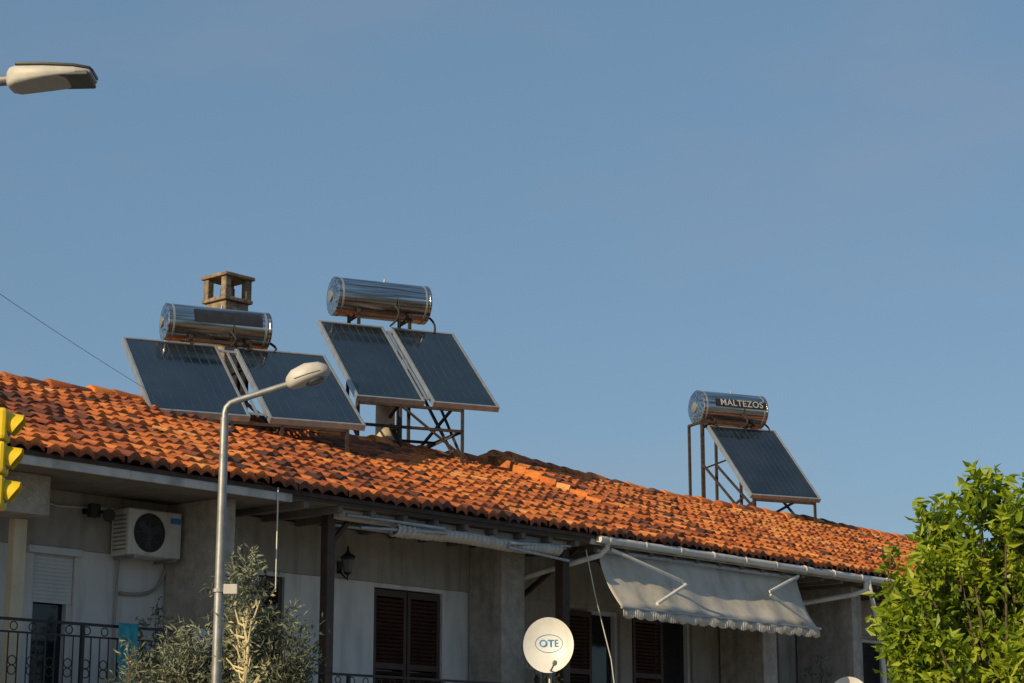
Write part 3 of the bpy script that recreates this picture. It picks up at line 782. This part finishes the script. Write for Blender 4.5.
def potted(u, v, z, mt, h):
    P_ = root('potted_plant', MH @ Matrix.Translation((u, v, z)))
    MB().lathe((0, 0, 0), (0, 0, 1), [(0, .1), (.2, .14), (.2, .155), (.24, .155), (.24, .13), (.21, .12)], 18).make('pot', TERRA, P_, smooth=40)
    foliage('potted_plant', P_, [(0, 0, .24+h*.5, .2, .2, h*.5, 1)], 22, 16, .09, .09, .025, mt, up=.8)
potted(21.6, .1+.45, 2.14, PALE, 1.2); potted(21.95, .62, 2.14, OLIVE, 1.0); potted(28.9, .6, 2.14, OLIVE, 1.4); potted(14.75, .6, 2.38, OLIVE, 1.0)

# ------------------------------------------------------------------ camera, light, world
cam = bpy.data.cameras.new('camera'); co = bpy.data.objects.new('camera', cam); sc.collection.objects.link(co)
co.location = (0, 0, 1.6); co.rotation_euler = (rad(90+12.7), 0, 0)
cam.lens = 70; cam.sensor_width = 36; cam.clip_end = 5000; cam.clip_start = .1
sc.camera = co
Sd = Vector((-.635, -.772, 0)).normalized(); el = rad(22)
sv = Vector((Sd.x*math.cos(el), Sd.y*math.cos(el), math.sin(el)))
sun = bpy.data.lights.new('sun', 'SUN'); so = bpy.data.objects.new('sun', sun); sc.collection.objects.link(so)
so.rotation_euler = sv.to_track_quat('Z', 'Y').to_euler(); so.location = (0, 0, 30)
sun.energy = 5.0; sun.angle = rad(.5); sun.color = (1, .79, .48)
w = bpy.data.worlds.new('World'); sc.world = w; w.use_nodes = True
N, L = w.node_tree.nodes, w.node_tree.links
bg = N['Background']; sk = N.new('ShaderNodeTexSky'); sk.sky_type = 'NISHITA'; sk.sun_disc = False
sk.sun_elevation = el; sk.sun_rotation = math.atan2(Sd.x, Sd.y); sk.air_density = 1.0; sk.dust_density = .8; sk.ozone_density = 2.0
hz = N.new('ShaderNodeMix'); hz.data_type = 'RGBA'; hz.inputs['Factor'].default_value = .6
L.new(sk.outputs['Color'], hz.inputs['A']); hz.inputs['B'].default_value = (1.50, 2.68, 4.0, 1)
tc = N.new('ShaderNodeTexCoord'); mp = N.new('ShaderNodeMapping'); mp.inputs['Scale'].default_value = (1, 1, 3.2); mp.inputs['Location'].default_value = (.35, 0, .2)
nz = N.new('ShaderNodeTexNoise'); nz.inputs['Scale'].default_value = 4.5; nz.inputs['Detail'].default_value = 6
L.new(tc.outputs['Generated'], mp.inputs['Vector']); L.new(mp.outputs['Vector'], nz.inputs['Vector'])
rp = N.new('ShaderNodeValToRGB'); rp.color_ramp.elements[0].position = .50; rp.color_ramp.elements[1].position = .8
rp.color_ramp.elements[0].color = (0, 0, 0, 1); rp.color_ramp.elements[1].color = (.22, .22, .22, 1)
L.new(nz.outputs['Fac'], rp.inputs['Fac'])
mx = N.new('ShaderNodeMix'); mx.data_type = 'RGBA'; L.new(rp.outputs['Color'], mx.inputs['Factor'])
L.new(hz.outputs['Result'], mx.inputs['A']); mx.inputs['B'].default_value = (3.2, 3.2, 3.7, 1)
L.new(mx.outputs['Result'], bg.inputs['Color']); bg.inputs['Strength'].default_value = .105
sc.view_settings.view_transform = 'Standard'; sc.view_settings.look = 'None'; sc.view_settings.exposure = 0
